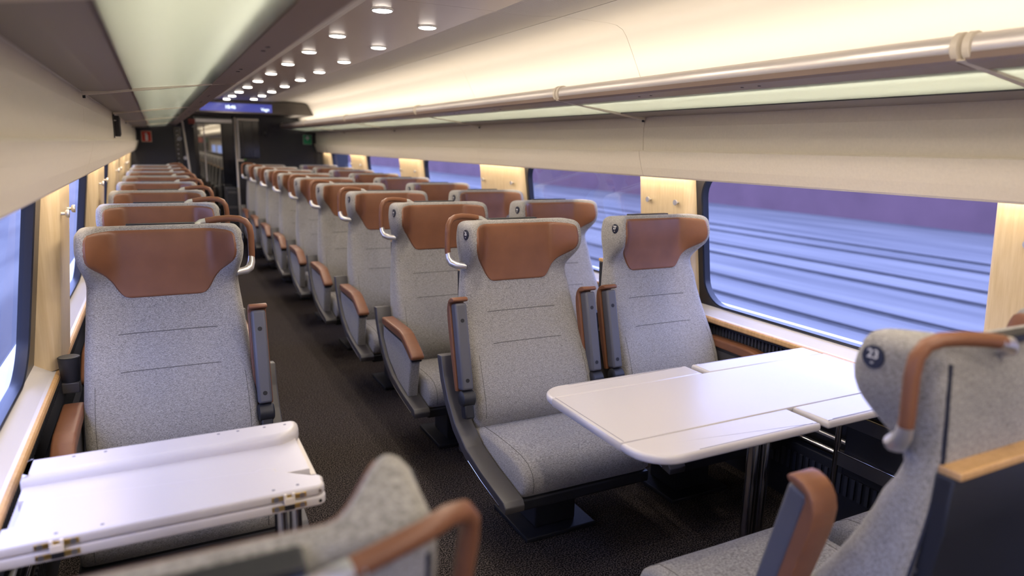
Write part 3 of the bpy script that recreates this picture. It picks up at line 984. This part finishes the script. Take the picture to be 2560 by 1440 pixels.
def seat_meshes():
    # ---- backrest
    zs = [0.40, 0.43, 0.47, 0.51, 0.55, 0.60, 0.65, 0.70, 0.75, 0.80, 0.85, 0.90, 0.94, 0.98, 1.02, 1.05, 1.065, 1.078, 1.088, 1.096, 1.104, 1.112, 1.12, 1.128, 1.137, 1.148, 1.16, 1.18, 1.205, 1.23, 1.25, 1.258, 1.266, 1.273, 1.279, 1.284, 1.2855]
    N = 41
    rings = []
    for z in zs:
        hw = smooth_tab(HT, z)
        t = max(0.0, (z - 1.257) / 0.0286)
        ins = 0.024 * (1 - math.sqrt(max(0, 1 - min(1, t) ** 2)))
        hw -= ins
        rf, rbk = 0.034, 0.030
        fr, bk = [], []
        for i in range(N):
            u = -1 + 2 * i / (N - 1)
            u = math.sin(u * PI / 2) * 0.55 + u * 0.45
            x = hw * u
            e = max(0.0, abs(x) - (hw - rf))
            y = front_y(x, z) + ins * 0.8 + (rf - math.sqrt(max(0, rf * rf - e * e)))
            fr.append((x, y, z))
            e = max(0.0, abs(x) - (hw - rbk))
            yb = smooth_tab(BT, z) - ins * 0.8 - (rbk - math.sqrt(max(0, rbk * rbk - e * e)))
            bk.append((x, max(yb, y + 0.004), z))
        rings.append(fr + bk[::-1])
    m = MB().loft(rings)
    n2 = 2 * N
    top = (len(rings) - 1) * n2
    caps = [(top + i, top + i + 1, top + n2 - 2 - i, top + n2 - 1 - i) for i in range(N - 1)]
    bot = [(i + 1, i, n2 - 1 - i, n2 - 2 - i) for i in range(N - 1)]
    m.f += caps + bot
    m.sm += [True] * len(caps) + [True] * len(bot)
    SEATM['backrest'] = m.mesh('backrest', FAB)
    # ---- leather patch
    LH = [(1.018, 0.108), (1.020, 0.126), (1.026, 0.142), (1.035, 0.152), (1.055, 0.165), (1.08, 0.178), (1.11, 0.200), (1.14, 0.230), (1.16, 0.247), (1.18, 0.254), (1.21, 0.256), (1.250, 0.253), (1.260, 0.249), (1.267, 0.240), (1.2715, 0.226), (1.273, 0.205)]
    zs2 = [1.018, 1.0195, 1.022, 1.026, 1.031, 1.038, 1.048, 1.06, 1.07, 1.078, 1.086, 1.094, 1.102, 1.11, 1.117, 1.124, 1.131, 1.138, 1.145, 1.152, 1.16, 1.17, 1.18, 1.20, 1.22, 1.24, 1.252, 1.260, 1.267, 1.2715, 1.273]
    rings = []
    M_ = 41
    for j, z in enumerate(zs2):
        h = lerp_tab(LH, z)
        t = max(0.0, (z - 1.257) / 0.0286)
        ins = 0.024 * (1 - math.sqrt(max(0, 1 - min(1, t) ** 2)))
        hw = smooth_tab(HT, z) - ins
        row = []
        for i in range(M_):
            u = -1 + 2 * i / (M_ - 1)
            x = h * u
            e = max(0.0, abs(x) - (hw - 0.034))
            edge = min(1.0, (1 - abs(u)) * h / 0.008, (z - zs2[0]) / 0.006, (zs2[-1] - z) / 0.005)
            off = -0.003 + 0.0085 * math.sqrt(max(0, edge))
            y = front_y(x, z) + ins * 0.8 + (0.034 - math.sqrt(max(0, 0.034 ** 2 - e * e))) - off
            row.append((x, y, z))
        rings.append(row)
    SEATM['headrest_leather'] = MB().loft(rings, close_ring=False).mesh('headrest_leather', LEA)
    # ---- seams
    for nm, z in (('seam_a', 0.892), ('seam_b', 0.765)):
        pts = [(x, front_y(x, z) + 0.0006, z) for x in [-.17 + .34 * k / 16 for k in range(17)]]
        SEATM[nm] = MB().tube(pts, 0.0021, 6).mesh('seam', SEAM)
    for s, nm in ((-1, 'L'), (1, 'R')):
        zz = [0.46 + 0.03 * k for k in range(10)]
        pts = [(s * (smooth_tab(HT, z) - 0.036), front_y(smooth_tab(HT, z) - 0.036, z) + 0.0004, z) for z in zz]
        SEATM['side_seam' + nm] = MB().tube(pts, 0.0011, 6).mesh('side_seam', SEAM)
        cp = [(-0.20, 0.4320), (-0.32, 0.4420), (-0.44, 0.4460), (-0.54, 0.4450), (-0.60, 0.4340), (-0.637, 0.4080), (-0.652, 0.370), (-0.645, 0.335)]
        SEATM['cushion_seam' + nm] = MB().tube([(s * 0.252, y, z) for y, z in cp], 0.0013, 6).mesh('cushion_seam', SEAM)
    # ---- top strip, rear piping, rear shell, wood trim
    SEATM['top_strip'] = MB().rbox((-0.118, 0.046, 1.276), (0.118, 0.078, 1.2905), 0.003).mesh('top_strip', DARK)
    for s, nm in ((-1, 'L'), (1, 'R')):
        pp = MB()
        pts = [(s * (smooth_tab(HT, z) - 0.020), smooth_tab(BT, z) - 0.0022, z) for z in (0.55, 0.7, 0.85, 1.0, 1.08, 1.15, 1.2, 1.24, 1.255)]
        pp.tube(pts, 0.0042, 8)
        SEATM['piping' + nm] = pp.mesh('piping', PIPE)
    prof = [(-0.03, 0.30), (0.05, 0.60), (0.082, 0.80), (0.100, 0.95), (0.104, 1.058), (0.068, 1.058), (0.060, 0.95), (0.04, 0.80), (-0.01, 0.60), (-0.09, 0.40), (-0.09, 0.30)]
    SEATM['back_shell'] = MB().prism(prof, 'x', -0.252, 0.252, 0.006).mesh('back_shell', DARK)
    SEATM['wood_trim'] = MB().rbox((-0.25, 0.070, 1.056), (0.25, 0.112, 1.072), 0.004).mesh('wood_trim', WOODT)
    for s in (-1, 1):
        for z in (0.72, 0.86):
            SEATM['shell_screw%d%d' % (s, z * 100)] = MB().disc((s * 0.2515, 0.058 if z > .8 else 0.03, z), (s, 0, 0), 0.006, 0.002, 10).mesh('shell_screw', SCREW)
    # ---- cushion
    P = [(-0.13, 0.33), (-0.13, 0.415), (-0.20, 0.432), (-0.32, 0.442), (-0.44, 0.446), (-0.54, 0.445), (-0.60, 0.434), (-0.637, 0.408), (-0.652, 0.37), (-0.645, 0.335), (-0.62, 0.310), (-0.13, 0.305)]
    hw = 0.292
    rings = []
    for (x, k) in ((-hw, 0.82), (-hw + 0.006, 0.92), (-hw + 0.018, 0.975), (-hw + 0.04, 1.0), (-0.12, 1.0), (0, 0.99), (0.12, 1.0), (hw - 0.04, 1.0), (hw - 0.018, 0.975), (hw - 0.006, 0.92), (hw, 0.82)):
        cy, cz = -0.40, 0.355
        rings.append([(x, cy + (y - cy) * (1 - (1 - k) * 0.30), cz + (z - cz) * (k if z > cz else 1)) for y, z in P])
    SEATM['seat_cushion'] = MB().loft(rings, caps=True).mesh('seat_cushion', FAB)
    # ---- pan and pedestal
    SEATM['seat_pan'] = MB().rbox((-0.30, -0.635, 0.262), (0.30, -0.03, 0.312), 0.01).mesh('seat_pan', DARK)
    SEATM['pedestal'] = MB().rbox((-0.10, -0.40, 0.02), (0.10, -0.20, 0.265), 0.01).rbox((-0.17, -0.46, 0.0), (0.17, -0.14, 0.022), 0.006).mesh('pedestal', DARK)
    # ---- side frame (aisle side) : long moulded L
    for s, nm in ((-1, 'L'), (1, 'R')):
        low = [(0.025, 0.705), (-0.015, 0.60), (-0.075, 0.505), (-0.16, 0.420), (-0.29, 0.350), (-0.45, 0.318), (-0.668, 0.285)]
        upp = [(-0.672, 0.312), (-0.655, 0.330), (-0.45, 0.362), (-0.30, 0.398), (-0.185, 0.462), (-0.105, 0.545), (-0.055, 0.625), (-0.030, 0.712)]
        SEATM['side_frame' + nm] = MB().prism(low + upp, 'x', s * 0.298, s * 0.380, 0.005, 2).mesh('side_frame', SHELL)
        SEATM['frame_strip' + nm] = MB().tube([(s * 0.3815, -0.33, 0.352), (s * 0.3815, -0.46, 0.324), (s * 0.3815, -0.62, 0.300)], (0.0016, 0.004), 8).mesh('frame_strip', CHROME)
    # ---- armrest, folded up; built around x = 0
    a0, a1 = Vector((0, -0.215, 0.575)), Vector((0, -0.118, 0.972))
    d = (a1 - a0).normalized()
    L = (a1 - a0).length
    fw = Vector((1, 0, 0)).cross(d).normalized()       # forward-ish
    if fw.y > 0:
        fw = -fw
    xf = Matrix(((1, fw.x, d.x, a0.x), (0, fw.y, d.y, a0.y), (0, fw.z, d.z, a0.z), (0, 0, 0, 1)))
    SEATM['arm_up_body'] = MB().rbox((-0.026, -0.028, 0.035), (0.026, 0.024, L - 0.012), 0.010, 3, xf).mesh('armrest_body', ARMG)
    pad = MB()
    pr = [(-0.028, 0.03), (-0.028, L - 0.02), (-0.022, L - 0.008), (0.020, L - 0.006), (0.027, L + 0.001), (0.022, L + 0.009), (0.008, L + 0.014), (-0.012, L + 0.013), (-0.030, L + 0.006), (-0.045, L - 0.008), (-0.056, L - 0.030), (-0.061, L - 0.065), (-0.061, L - 0.12), (-0.056, L * 0.4), (-0.046, 0.03)]
    m = MB().prism(pr, 'x', -0.034, 0.034, 0.007, 2)
    m.v = [tuple(xf @ Vector(p)) for p in m.v]
    SEATM['arm_up_pad'] = m.mesh('armrest_pad', LEA)
    for l, nm in ((0.075, 'A'), (L - 0.085, 'B')):
        m = MB().disc((0, 0.0235, l), (0, 1, 0), 0.0085, 0.0012, 16)
        m.v = [tuple(xf @ Vector(p)) for p in m.v]
        SEATM['arm_up_hole' + nm] = m.mesh('bolt_hole', HOLE)
    m = MB().tube([(-0.030, 0.0, 0.0), (-0.024, 0, 0), (0.024, 0, 0), (0.030, 0.0, 0.0)], [0.026, 0.034, 0.034, 0.026], 20)
    m.rbox((-0.022, -0.026, -0.085), (0.022, 0.02, 0.0), 0.008)
    m.v = [tuple(xf @ Vector(p)) for p in m.v]
    SEATM['arm_up_pivot'] = m.mesh('armrest_pivot', DARK)
    # ---- armrest, lowered
    top = [(-0.10, 0.672), (-0.30, 0.673), (-0.40, 0.672), (-0.455, 0.662), (-0.53, 0.626), (-0.590, 0.596), (-0.608, 0.580), (-0.603, 0.562), (-0.575, 0.558), (-0.50, 0.596), (-0.44, 0.624), (-0.10, 0.632)]
    SEATM['arm_dn_pad'] = MB().prism(top, 'x', -0.034, 0.034, 0.009, 3).mesh('armrest_pad', LEA)
    SEATM['arm_dn_rim'] = MB().prism([(-0.12, 0.638), (-0.44, 0.628), (-0.50, 0.600), (-0.590, 0.556), (-0.580, 0.545), (-0.48, 0.590), (-0.44, 0.610), (-0.12, 0.618)], 'x', -0.027, 0.027, 0.004).mesh('armrest_rim', DARK)
    SEATM['arm_dn_panel'] = MB().prism([(-0.10, 0.625), (-0.44, 0.620), (-0.575, 0.568), (-0.565, 0.54), (-0.525, 0.345), (-0.34, 0.385), (-0.19, 0.46), (-0.10, 0.555)], 'x', -0.026, 0.026, 0.010, 3).mesh('armrest_panel', FAB)
    SEATM['arm_dn_panel_dark'] = MB().prism([(-0.10, 0.625), (-0.44, 0.620), (-0.575, 0.568), (-0.54, 0.50), (-0.35, 0.47), (-0.19, 0.48), (-0.10, 0.555)], 'x', -0.022, 0.022, 0.006, 2).mesh('armrest_panel', SHELL)
    SEATM['arm_bolt'] = MB().disc((-0.022, -0.33, 0.575), (-1, 0, 0), 0.009, 0.006, 14).mesh('armrest_bolt', BRASS)
    # ---- grab handle, for aisle at -x (L) or +x (R)
    for s, nm in ((-1, 'L'), (1, 'R')):
        path = [(s * 0.160, 0.094, 1.290), (s * 0.20, 0.088, 1.297), (s * 0.245, 0.078, 1.301), (s * 0.280, 0.062, 1.299), (s * 0.303, 0.052, 1.289), (s * 0.316, 0.047, 1.268), (s * 0.320, 0.046, 1.235), (s * 0.320, 0.048, 1.165), (s * 0.319, 0.047, 1.145)]
        SEATM['handle' + nm] = MB().tube(path, 0.0132, 12).mesh('grab_handle', LEA)
        f = MB().tube([(s * 0.172, 0.093, 1.291), (s * 0.142, 0.096, 1.285), (s * 0.120, 0.090, 1.272), (s * 0.112, 0.070, 1.26)], [0.0128, 0.0135, 0.0125, 0.011], 12)
        SEATM['handle_top' + nm] = f.mesh('handle_top_fitting', SILV)
        f = MB().tube([(s * 0.319, 0.047, 1.152), (s * 0.317, 0.043, 1.126), (s * 0.309, 0.030, 1.106), (s * 0.292, 0.012, 1.097), (s * 0.252, -0.004, 1.094)], [0.0122, 0.0145, 0.0165, 0.0165, 0.014], 12)
        SEATM['handle_low' + nm] = f.mesh('handle_lower_fitting', SILV)
        # badge on the outside of the wing
        hx = smooth_tab(HT, 1.236)
        SEATM['badge' + nm] = MB().tube([(s * (hx - 0.004), -0.056, 1.236), (s * (hx + 0.0018), -0.056, 1.236), (s * (hx + 0.0028), -0.056, 1.236)], [0.0225, 0.0225, 0.0215], 24).mesh('number_badge', BADGE)
    # ---- cup holder at the side of the backrest
    cup = MB().tube([(0, 0, 0.70), (0, 0, 0.79), (0, 0, 0.792), (0, 0, 0.788), (0, 0, 0.71)], [0.030, 0.036, 0.034, 0.032, 0.026], 20)
    SEATM['cup'] = cup.mesh('cup_holder', DARK)
    SEATM['cup_arm'] = MB().rbox((-0.028, -0.03, 0.66), (0.028, 0.03, 0.70), 0.004).mesh('cup_bracket', SHELL)


seat_meshes()
NUMM = {}


def number_mesh(txt):
    if txt not in NUMM:
        NUMM[txt] = (text_mesh(txt, 0.0235, WHITEP), text_mesh('er', 0.008, WHITEP, False))
    return NUMM[txt]


STROKE = MB().box((-0.0085, -0.001, 0.0), (-0.0015, 0.007, 0.0004)).box((0.0015, -0.001, 0.0), (0.0085, 0.007, 0.0004)).box((-0.006, -0.011, 0.0), (0.004, -0.008, 0.0004)).mesh('number_strokes', WHITEP)


def make_seat(loc, rz, label, group, left='down', right='down', handle=None, badge=None, num=None,
              frames='LR', lx=-0.337, rx=0.337, cup=None, rdark=False, ldark=False, tilt=0.0, slide=(0, 0, 0)):
    t = empty('train_seat', loc, rz)
    tag(t, label, 'seat', group)
    S = SEATM
    bk = link('backrest', S['backrest'], t)
    link('seam', S['seam_a'], bk)
    link('seam', S['seam_b'], bk)
    link('piping', S['pipingL'], bk)
    link('piping', S['pipingR'], bk)
    link('top_strip', S['top_strip'], bk)
    o = link('headrest_leather', S['headrest_leather'], t)
    o['label'] = 'tan leather headrest cover'
    cu = link('seat_cushion', S['seat_cushion'], t)
    cu.location = slide
    for c in 'LR':
        link('side_seam', S['side_seam' + c], bk)
        link('cushion_seam', S['cushion_seam' + c], cu)
    sh = link('back_shell', S['back_shell'], t)
    link('wood_trim', S['wood_trim'], sh)
    for k in [k for k in S if k.startswith('shell_screw')]:
        link('shell_screw', S[k], sh)
    pan = link('seat_pan', S['seat_pan'], t)
    link('pedestal', S['pedestal'], pan)
    for c in frames:
        fr = link('side_frame', S['side_frame' + c], t)
        link('frame_strip', S['frame_strip' + c], fr)
    for st, x, dk in ((left, lx, ldark), (right, rx, rdark)):
        if st == 'up':
            b = link('armrest', S['arm_up_body'], t)
            b.location.x = x
            for k, nm in (('arm_up_pad', 'armrest_pad'), ('arm_up_holeA', 'bolt_hole'), ('arm_up_holeB', 'bolt_hole'), ('arm_up_pivot', 'armrest_pivot')):
                link(nm, S[k], b)
        elif st == 'down':
            b = link('armrest', S['arm_dn_panel_dark' if dk else 'arm_dn_panel'], t)
            b.location.x = x
            link('armrest_pad', S['arm_dn_pad'], b)
            link('armrest_rim', S['arm_dn_rim'], b)
            if dk:
                link('armrest_bolt', S['arm_bolt'], b)
    if handle:
        h = link('grab_handle', S['handle' + handle], t)
        h['label'] = 'tan leather grab handle'
        link('handle_top_fitting', S['handle_top' + handle], h)
        link('handle_lower_fitting', S['handle_low' + handle], h)
    if badge:
        b = link('number_badge', S['badge' + badge], t)
        s = -1 if badge == 'L' else 1
        hx = smooth_tab(HT, 1.236) + 0.0030
        rot = (PI / 2, 0, s * PI / 2)
        if num:
            m1, m2 = number_mesh(num)
            for m, dz in ((m1, 0.005), (m2, -0.0105)):
                q = link('badge_number', m, b)
                q.location = (s * hx, -0.056, 1.236 + dz)
                q.rotation_euler = rot
        else:
            q = link('badge_number', STROKE, b)
            q.location = (s * hx, -0.056, 1.236)
            q.rotation_euler = rot
    if cup:
        c = link('cup_holder', S['cup'], t)
        c.location = (cup[0], cup[1], cup[2])
        k = link('cup_bracket', S['cup_arm'], c)
    if tilt:
        pv = Vector((0, -0.2, 0.45))
        rot = Matrix.Rotation(-tilt, 3, 'X')
        for c in t.children:
            if c.name.split('.')[0] in ('backrest', 'headrest_leather', 'back_shell', 'grab_handle', 'number_badge'):
                c.rotation_euler = (-tilt, 0, 0)
                c.location = pv - rot @ pv
    return t


XA, XW, XL = 1.42, 2.18, 0.0
YT = 2.72
GA, GW, GL = 'aisle seats of the right rows', 'window seats of the right rows', 'single seats of the left row'
make_seat((XA, YT, 0), 0, 'aisle seat with raised armrests facing the wide white table', GA, 'up', 'up', 'L', 'L', '26', frames='L', rx=0.300)
make_seat((XW, YT, 0), 0, 'window seat numbered 27 behind the wide white table, left armrest raised', GW, 'up', 'down', None, 'L', '27', frames='L', lx=-0.345, rx=0.318, rdark=True, cup=(-0.343, 0.0, 0.04))
for k in range(1, 9):
    rowname = ORD[k - 1]
    make_seat((XA, YT + 1.0 * k, 0), 0, 'right aisle seat with leather grab handle, %s row behind the table seats' % rowname, GA, 'down', 'down' if k < 8 else 'up', 'L', 'L', frames='L', rx=0.300)
    make_seat((XW, YT + 1.0 * k, 0), 0, 'right window seat, %s row behind the table seats' % rowname, GW, 'down', 'down', None, 'L', frames='L', lx=-0.345, rx=0.318, rdark=True)
make_seat((XL, 2.90, 0), 0, 'single seat facing the folded white table on the left', GL, 'down', 'up', 'R', 'R', frames='R', lx=-0.325, rx=0.312, cup=(-0.335, -0.02, 0.03), ldark=True)
for k in range(1, 8):
    make_seat((XL, 2.90 + 1.05 * k, 0), 0, 'left single seat, %s behind the one at the folded table' % ORD[k - 1], GL, 'down', 'down', 'R', 'R', frames='R', lx=-0.325, ldark=True)
# seats that face away from the camera, backs in the foreground
make_seat((XA + 0.012, 0.73, 0), PI, 'aisle seat numbered 23 turned away, back with oak trim in right foreground', 'seats with their backs to the camera', 'up', 'up', 'R', 'R', '23', frames='R', lx=-0.300, slide=(0, -0.03, 0.028))
make_seat((XW, 0.73, 0), PI, 'window seat turned away behind seat 23 at the right picture edge', 'seats with their backs to the camera', 'down', 'up', None, 'R', frames='R', lx=-0.318, rx=0.345, ldark=True)
make_seat((-0.008, 0.98, 0), PI, 'blurred single seat turned away below the folded table, handle towards the aisle', 'seats with their backs to the camera', 'down', None, 'L', 'L', frames='L', rx=0.30, tilt=0.30)
# seats of the next coach
for k in range(12):
    make_seat((1.42, 15.5 + 1.0 * k, 0), PI, 'dark seat of the next coach through the door glass, %s from the door' % ORD[k], 'seats of the next coach', 'down', 'down', None, None, frames='R')

# ================================================================== TABLES
def rounded(poly_pts):
    """poly_pts: (x, y, r) corners, counter-clockwise -> outline"""
    out = []
    n = len(poly_pts)
    for i, (x, y, r) in enumerate(poly_pts):
        if r <= 0:
            out.append((x, y))
            continue
        px, py, _ = poly_pts[i - 1]
        qx, qy, _ = poly_pts[(i + 1) % n]
        a = Vector((px - x, py - y)).normalized()
        b = Vector((qx - x, qy - y)).normalized()
        c = Vector((x, y)) + (a + b) * r
        p0, p1 = Vector((x, y)) + a * r, Vector((x, y)) + b * r
        s0 = math.atan2(p0.y - c.y, p0.x - c.x)
        s1 = math.atan2(p1.y - c.y, p1.x - c.x)
        dlt = (s1 - s0 + PI) % (2 * PI) - PI
        for k in range(11):
            an = s0 + dlt * k / 10
            out.append((c.x + r * math.cos(an), c.y + r * math.sin(an)))
    return out


def slab(pts, z0, z1, r=0.006, seg=3):
    m = MB()
    bm = bmesh.new()
    n = len(pts)
    lo = [bm.verts.new((x, y, z0)) for x, y in pts]
    hi = [bm.verts.new((x, y, z1)) for x, y in pts]
    fb = bm.faces.new(lo[::-1])
    ft = bm.faces.new(hi)
    for i in range(n):
        bm.faces.new((lo[i], lo[(i + 1) % n], hi[(i + 1) % n], hi[i]))
    bmesh.ops.recalc_face_normals(bm, faces=bm.faces)
    ed = list(fb.edges) + list(ft.edges)
    bmesh.ops.bevel(bm, geom=ed, offset=r, segments=seg, profile=0.5, affect='EDGES')
    m.frombm(bm, None, lambda f: abs(f.normal.z) > 0.9999)
    return m


def shift(mb, org):
    o = Vector(org)
    mb.v = [tuple(Vector(p) - o) for p in mb.v]
    return mb


ZT0 = 0.765
tb = empty('wide_table', (1.9, 1.705, 0.0))
tag(tb, 'wide white folding table on chrome legs between the right facing seats', 'table')
O = tb.location.copy()
tx0, tx1, ty0, ty1 = 1.147, 2.486, 1.383, 2.032
f0, f1 = 1.527, 1.922
sx0, sx1 = 1.820, 1.852


def T(mb, nm, m, par=None):
    return shift(mb, O).build(nm, m, par or tb)


top = T(slab([(tx0, f0), (tx1, f0), (tx1, f1), (tx0, f1)], ZT0 - 0.028, ZT0, 0.0015, 1), 'tabletop', TABLEM)
T(slab(rounded([(tx0, ty0, 0.115), (sx0, ty0, 0.008), (sx0, f0 - 0.0012, 0), (tx0, f0 - 0.0012, 0)]), ZT0 - 0.028, ZT0, 0.010, 3), 'folding_leaf', TABLEM)
T(slab(rounded([(sx1, ty0, 0.008), (tx1, ty0, 0.01), (tx1, f0 - 0.0012, 0), (sx1, f0 - 0.0012, 0)]), ZT0 - 0.028, ZT0, 0.010, 3), 'folding_leaf', TABLEM)
T(slab(rounded([(tx0, f1 + 0.0012, 0), (sx0, f1 + 0.0012, 0), (sx0, ty1, 0.008), (tx0, ty1, 0.095)]), ZT0 - 0.028, ZT0, 0.010, 3), 'folding_leaf', TABLEM)
T(slab(rounded([(sx1, f1 + 0.0012, 0), (tx1, f1 + 0.0012, 0), (tx1, ty1, 0.01), (sx1, ty1, 0.008)]), ZT0 - 0.028, ZT0, 0.010, 3), 'folding_leaf', TABLEM)
for (x0, y0, x1, y1) in ((tx0 + 0.012, 1.53, tx0 + 0.0145, 1.925), (1.33, ty0 + 0.012, 1.795, ty0 + 0.0145), (1.885, ty0 + 0.012, 2.40, ty0 + 0.0145), (1.27, ty1 - 0.0145, 1.795, ty1 - 0.012), (1.885, ty1 - 0.0145, 2.40, ty1 - 0.012)):
    T(MB().box((x0, y0, ZT0 - 0.002), (x1, y1, ZT0 + 0.0004)), 'edge_groove', GROOVE, top).matrix_parent_inverse = Matrix()
T(MB().rbox((1.30, 1.56, ZT0 - 0.045), (2.46, 1.89, ZT0 - 0.0285), 0.004), 'support_plate', DARK)
for x, y in ((1.868, 1.69), (1.935, 1.70)):
    T(MB().tube([(x, y, 0.0), (x, y, ZT0 - 0.044)], 0.023, 18), 'leg', CHROME)
T(MB().rbox((1.82, 1.62, 0.0), (1.98, 1.80, 0.012), 0.004), 'foot_plate', CHROME)
T(MB().rbox((1.885, 1.70, 0.02), (1.91, 1.718, 0.72), 0.003), 'leg_web', DARK)

# waste bin frame under the table by the wall
wb = empty('waste_bin', (2.42, 1.72, 0.0))
tag(wb, 'dark waste bin with polished rails against the wall under the wide table', 'waste bin')
MB().rbox((-0.035, -0.30, 0.33), (0.085, -0.02, 0.66), 0.006).build('bin_body', DARK, wb)
MB().tube([(-0.05, 0.0, 0.0), (-0.05, 0.0, 0.72)], 0.012, 12).build('post', CHROME, wb)
for z in (0.37, 0.545):
    MB().rbox((-0.055, -0.31, z), (-0.040, 0.0, z + 0.055), 0.002).build('front_rail', SHELL, wb)
    MB().rbox((-0.057, -0.31, z + 0.055), (-0.030, 0.0, z + 0.061), 0.002).build('rail_lip', BRASS if z > .5 else CHROME, wb)

# folded table on the left
tb = empty('folded_table', (0.0, 1.77, 0.0))
tag(tb, 'white table folded up with brass hinges between the left single seats', 'table')
O = tb.location.copy()
lx0, lx1 = -0.352, 0.316
zb = 0.757
top = T(slab(rounded([(lx0, 1.592, 0), (lx1, 1.592, 0.022), (lx1, 1.985, 0.03), (lx0, 1.985, 0)]), zb - 0.027, zb - 0.0008, 0.006, 3), 'tabletop', TABLEM)
nl = T(slab(rounded([(lx0 + 0.0, 1.592, 0), (lx1, 1.592, 0.022), (lx1 - 0.005, 1.65, 0.02), (lx1 - 0.12, 1.735, 0.03), (lx0 + 0.022, 1.80, 0), (lx0 + 0.022, 1.68, 0), (lx0, 1.68, 0)]), zb, zb + 0.0255, 0.007, 3), 'folded_leaf', TABLEM)
fl = T(slab(rounded([(lx0 + 0.008, 1.876, 0.004), (lx1 - 0.008, 1.876, 0.080), (lx1 - 0.002, 1.985, 0.022), (lx0 + 0.008, 1.985, 0.004)]), zb, zb + 0.052, 0.017, 5), 'folded_leaf', TABLEM)
mid = T(slab([(lx0 + 0.024, 1.70), (lx1 - 0.02, 1.70), (lx1 - 0.02, 1.93), (lx0 + 0.012, 1.93), (lx0 + 0.012, 1.805), (lx0 + 0.024, 1.805)], zb - 0.002, zb + 0.0245, 0.002, 2), 'inner_board', TABLEM)
T(MB().rbox((lx1 - 0.018, 1.70, zb), (lx1 - 0.004, 1.95, zb + 0.006), 0.001), 'edge_trim', TEDGE)
for (x, y, z) in ((-0.24, 1.955, 0.052), (-0.17, 1.955, 0.052), (0.10, 1.955, 0.052), (0.15, 1.955, 0.052), (0.22, 1.953, 0.052), (0.275, 1.950, 0.052), (-0.245, 1.612, 0.0255), (-0.16, 1.612, 0.0255), (0.195, 1.615, 0.0255), (0.252, 1.62, 0.0255)):
    T(MB().disc((x, y, zb + z - 0.0004), (0, 0, 1), 0.0042, 0.0009, 12), 'screw_cap', GROOVE)
for hx in (-0.243, 0.227):
    hg = empty('hinge', (hx - O.x, 1.592 - O.y, zb - O.z))
    hg.parent = tb
    MB().rbox((-0.040, -0.002, 0.006), (0.040, 0.002, 0.018), 0.001).build('hinge_plate', BRASS, hg)
    MB().rbox((-0.040, -0.002, -0.019), (0.040, 0.002, -0.007), 0.001).build('hinge_plate', BRASS, hg)
    MB().rbox((-0.013, -0.007, -0.006), (0.013, 0.0, 0.012), 0.002).rbox((-0.013, -0.006, 0.010), (-0.006, 0.0, 0.022), 0.001).rbox((0.006, -0.006, 0.010), (0.013, 0.0, 0.022), 0.001).build('knuckle', RINGM, hg)
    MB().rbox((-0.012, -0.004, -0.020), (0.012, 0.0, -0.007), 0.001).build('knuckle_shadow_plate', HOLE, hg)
    for sx in (-0.030, 0.030):
        for z in (0.012, -0.013):
            MB().disc((sx, -0.0015, z), (0, -1, 0), 0.0062, 0.0016, 14).build('hinge_screw', SCREW, hg)
T(MB().disc((0.300, 1.5935, zb + 0.013), (0, -1, 0), 0.004, 0.002, 12), 'edge_screw', SCREW)
T(MB().disc((0.300, 1.5935, zb - 0.014), (0, -1, 0), 0.004, 0.002, 12), 'edge_screw', HOLE)
for x in (0.225, 0.262):
    T(MB().tube([(x, 1.74, 0.0), (x, 1.74, zb - 0.026)], 0.016, 16), 'leg', CHROME)
T(MB().rbox((0.17, 1.66, 0.0), (0.31, 1.82, 0.012), 0.004), 'foot_plate', CHROME)
T(MB().rbox((-0.30, 1.64, zb - 0.045), (0.26, 1.94, zb - 0.0275), 0.004), 'support_plate', DARK)

# ================================================================== OUTSIDE
gz = -1.2
gr = struct(MB().box((-140, -120, gz - 0.3), (140, 220, gz)).build('ground', SNOW))
tag(gr, 'snow covered ground outside the windows', None)
RAIL = mat('dark_wet_rail', (0.05, 0.05, 0.055), 0.5)
RAILB = mat('bare_ballast', (0.09, 0.09, 0.095), 0.9, var=(2, 0.3))
for i, x in enumerate((10.7, 14.6, 18.6)):
    t = empty('railway_track', (x, 40, gz))
    tag(t, 'railway track in the snow outside the right windows, %s from the train' % ORD[i], 'railway track', 'tracks beside the train')
    for dx in (-0.72, 0.72):
        MB().box((dx - 0.035 - 0.05, -150, 0.0), (dx + 0.035 + 0.05, 150, 0.02)).build('ballast_strip', RAILB, t)
        MB().box((dx - 0.035, -150, 0.02), (dx + 0.035, 150, 0.06)).build('rail', RAIL, t)
bl = empty('long_building', (27.5, 40, gz))
tag(bl, 'long low mauve brick building across the tracks', 'building')
MAUV = mat('mauve_brick', (0.135, 0.075, 0.09), 0.9, var=(0.5, 0.12))
MB().box((0, -140, 0), (10, 140, 6.5)).build('walls', MAUV, bl)
MB().box((-0.4, -141, 6.5), (10.4, 141, 6.9)).build('roof', SNOW, bl)
bl = empty('snow_bank', (-30, 40, gz))
tag(bl, 'long snow bank beside the track outside the left windows', 'snow bank')
MB().prism([(0, 0), (-6, 3.0), (-14, 3.4), (-14, 0)], 'y', -140, 140).build('bank', SNOW, bl)
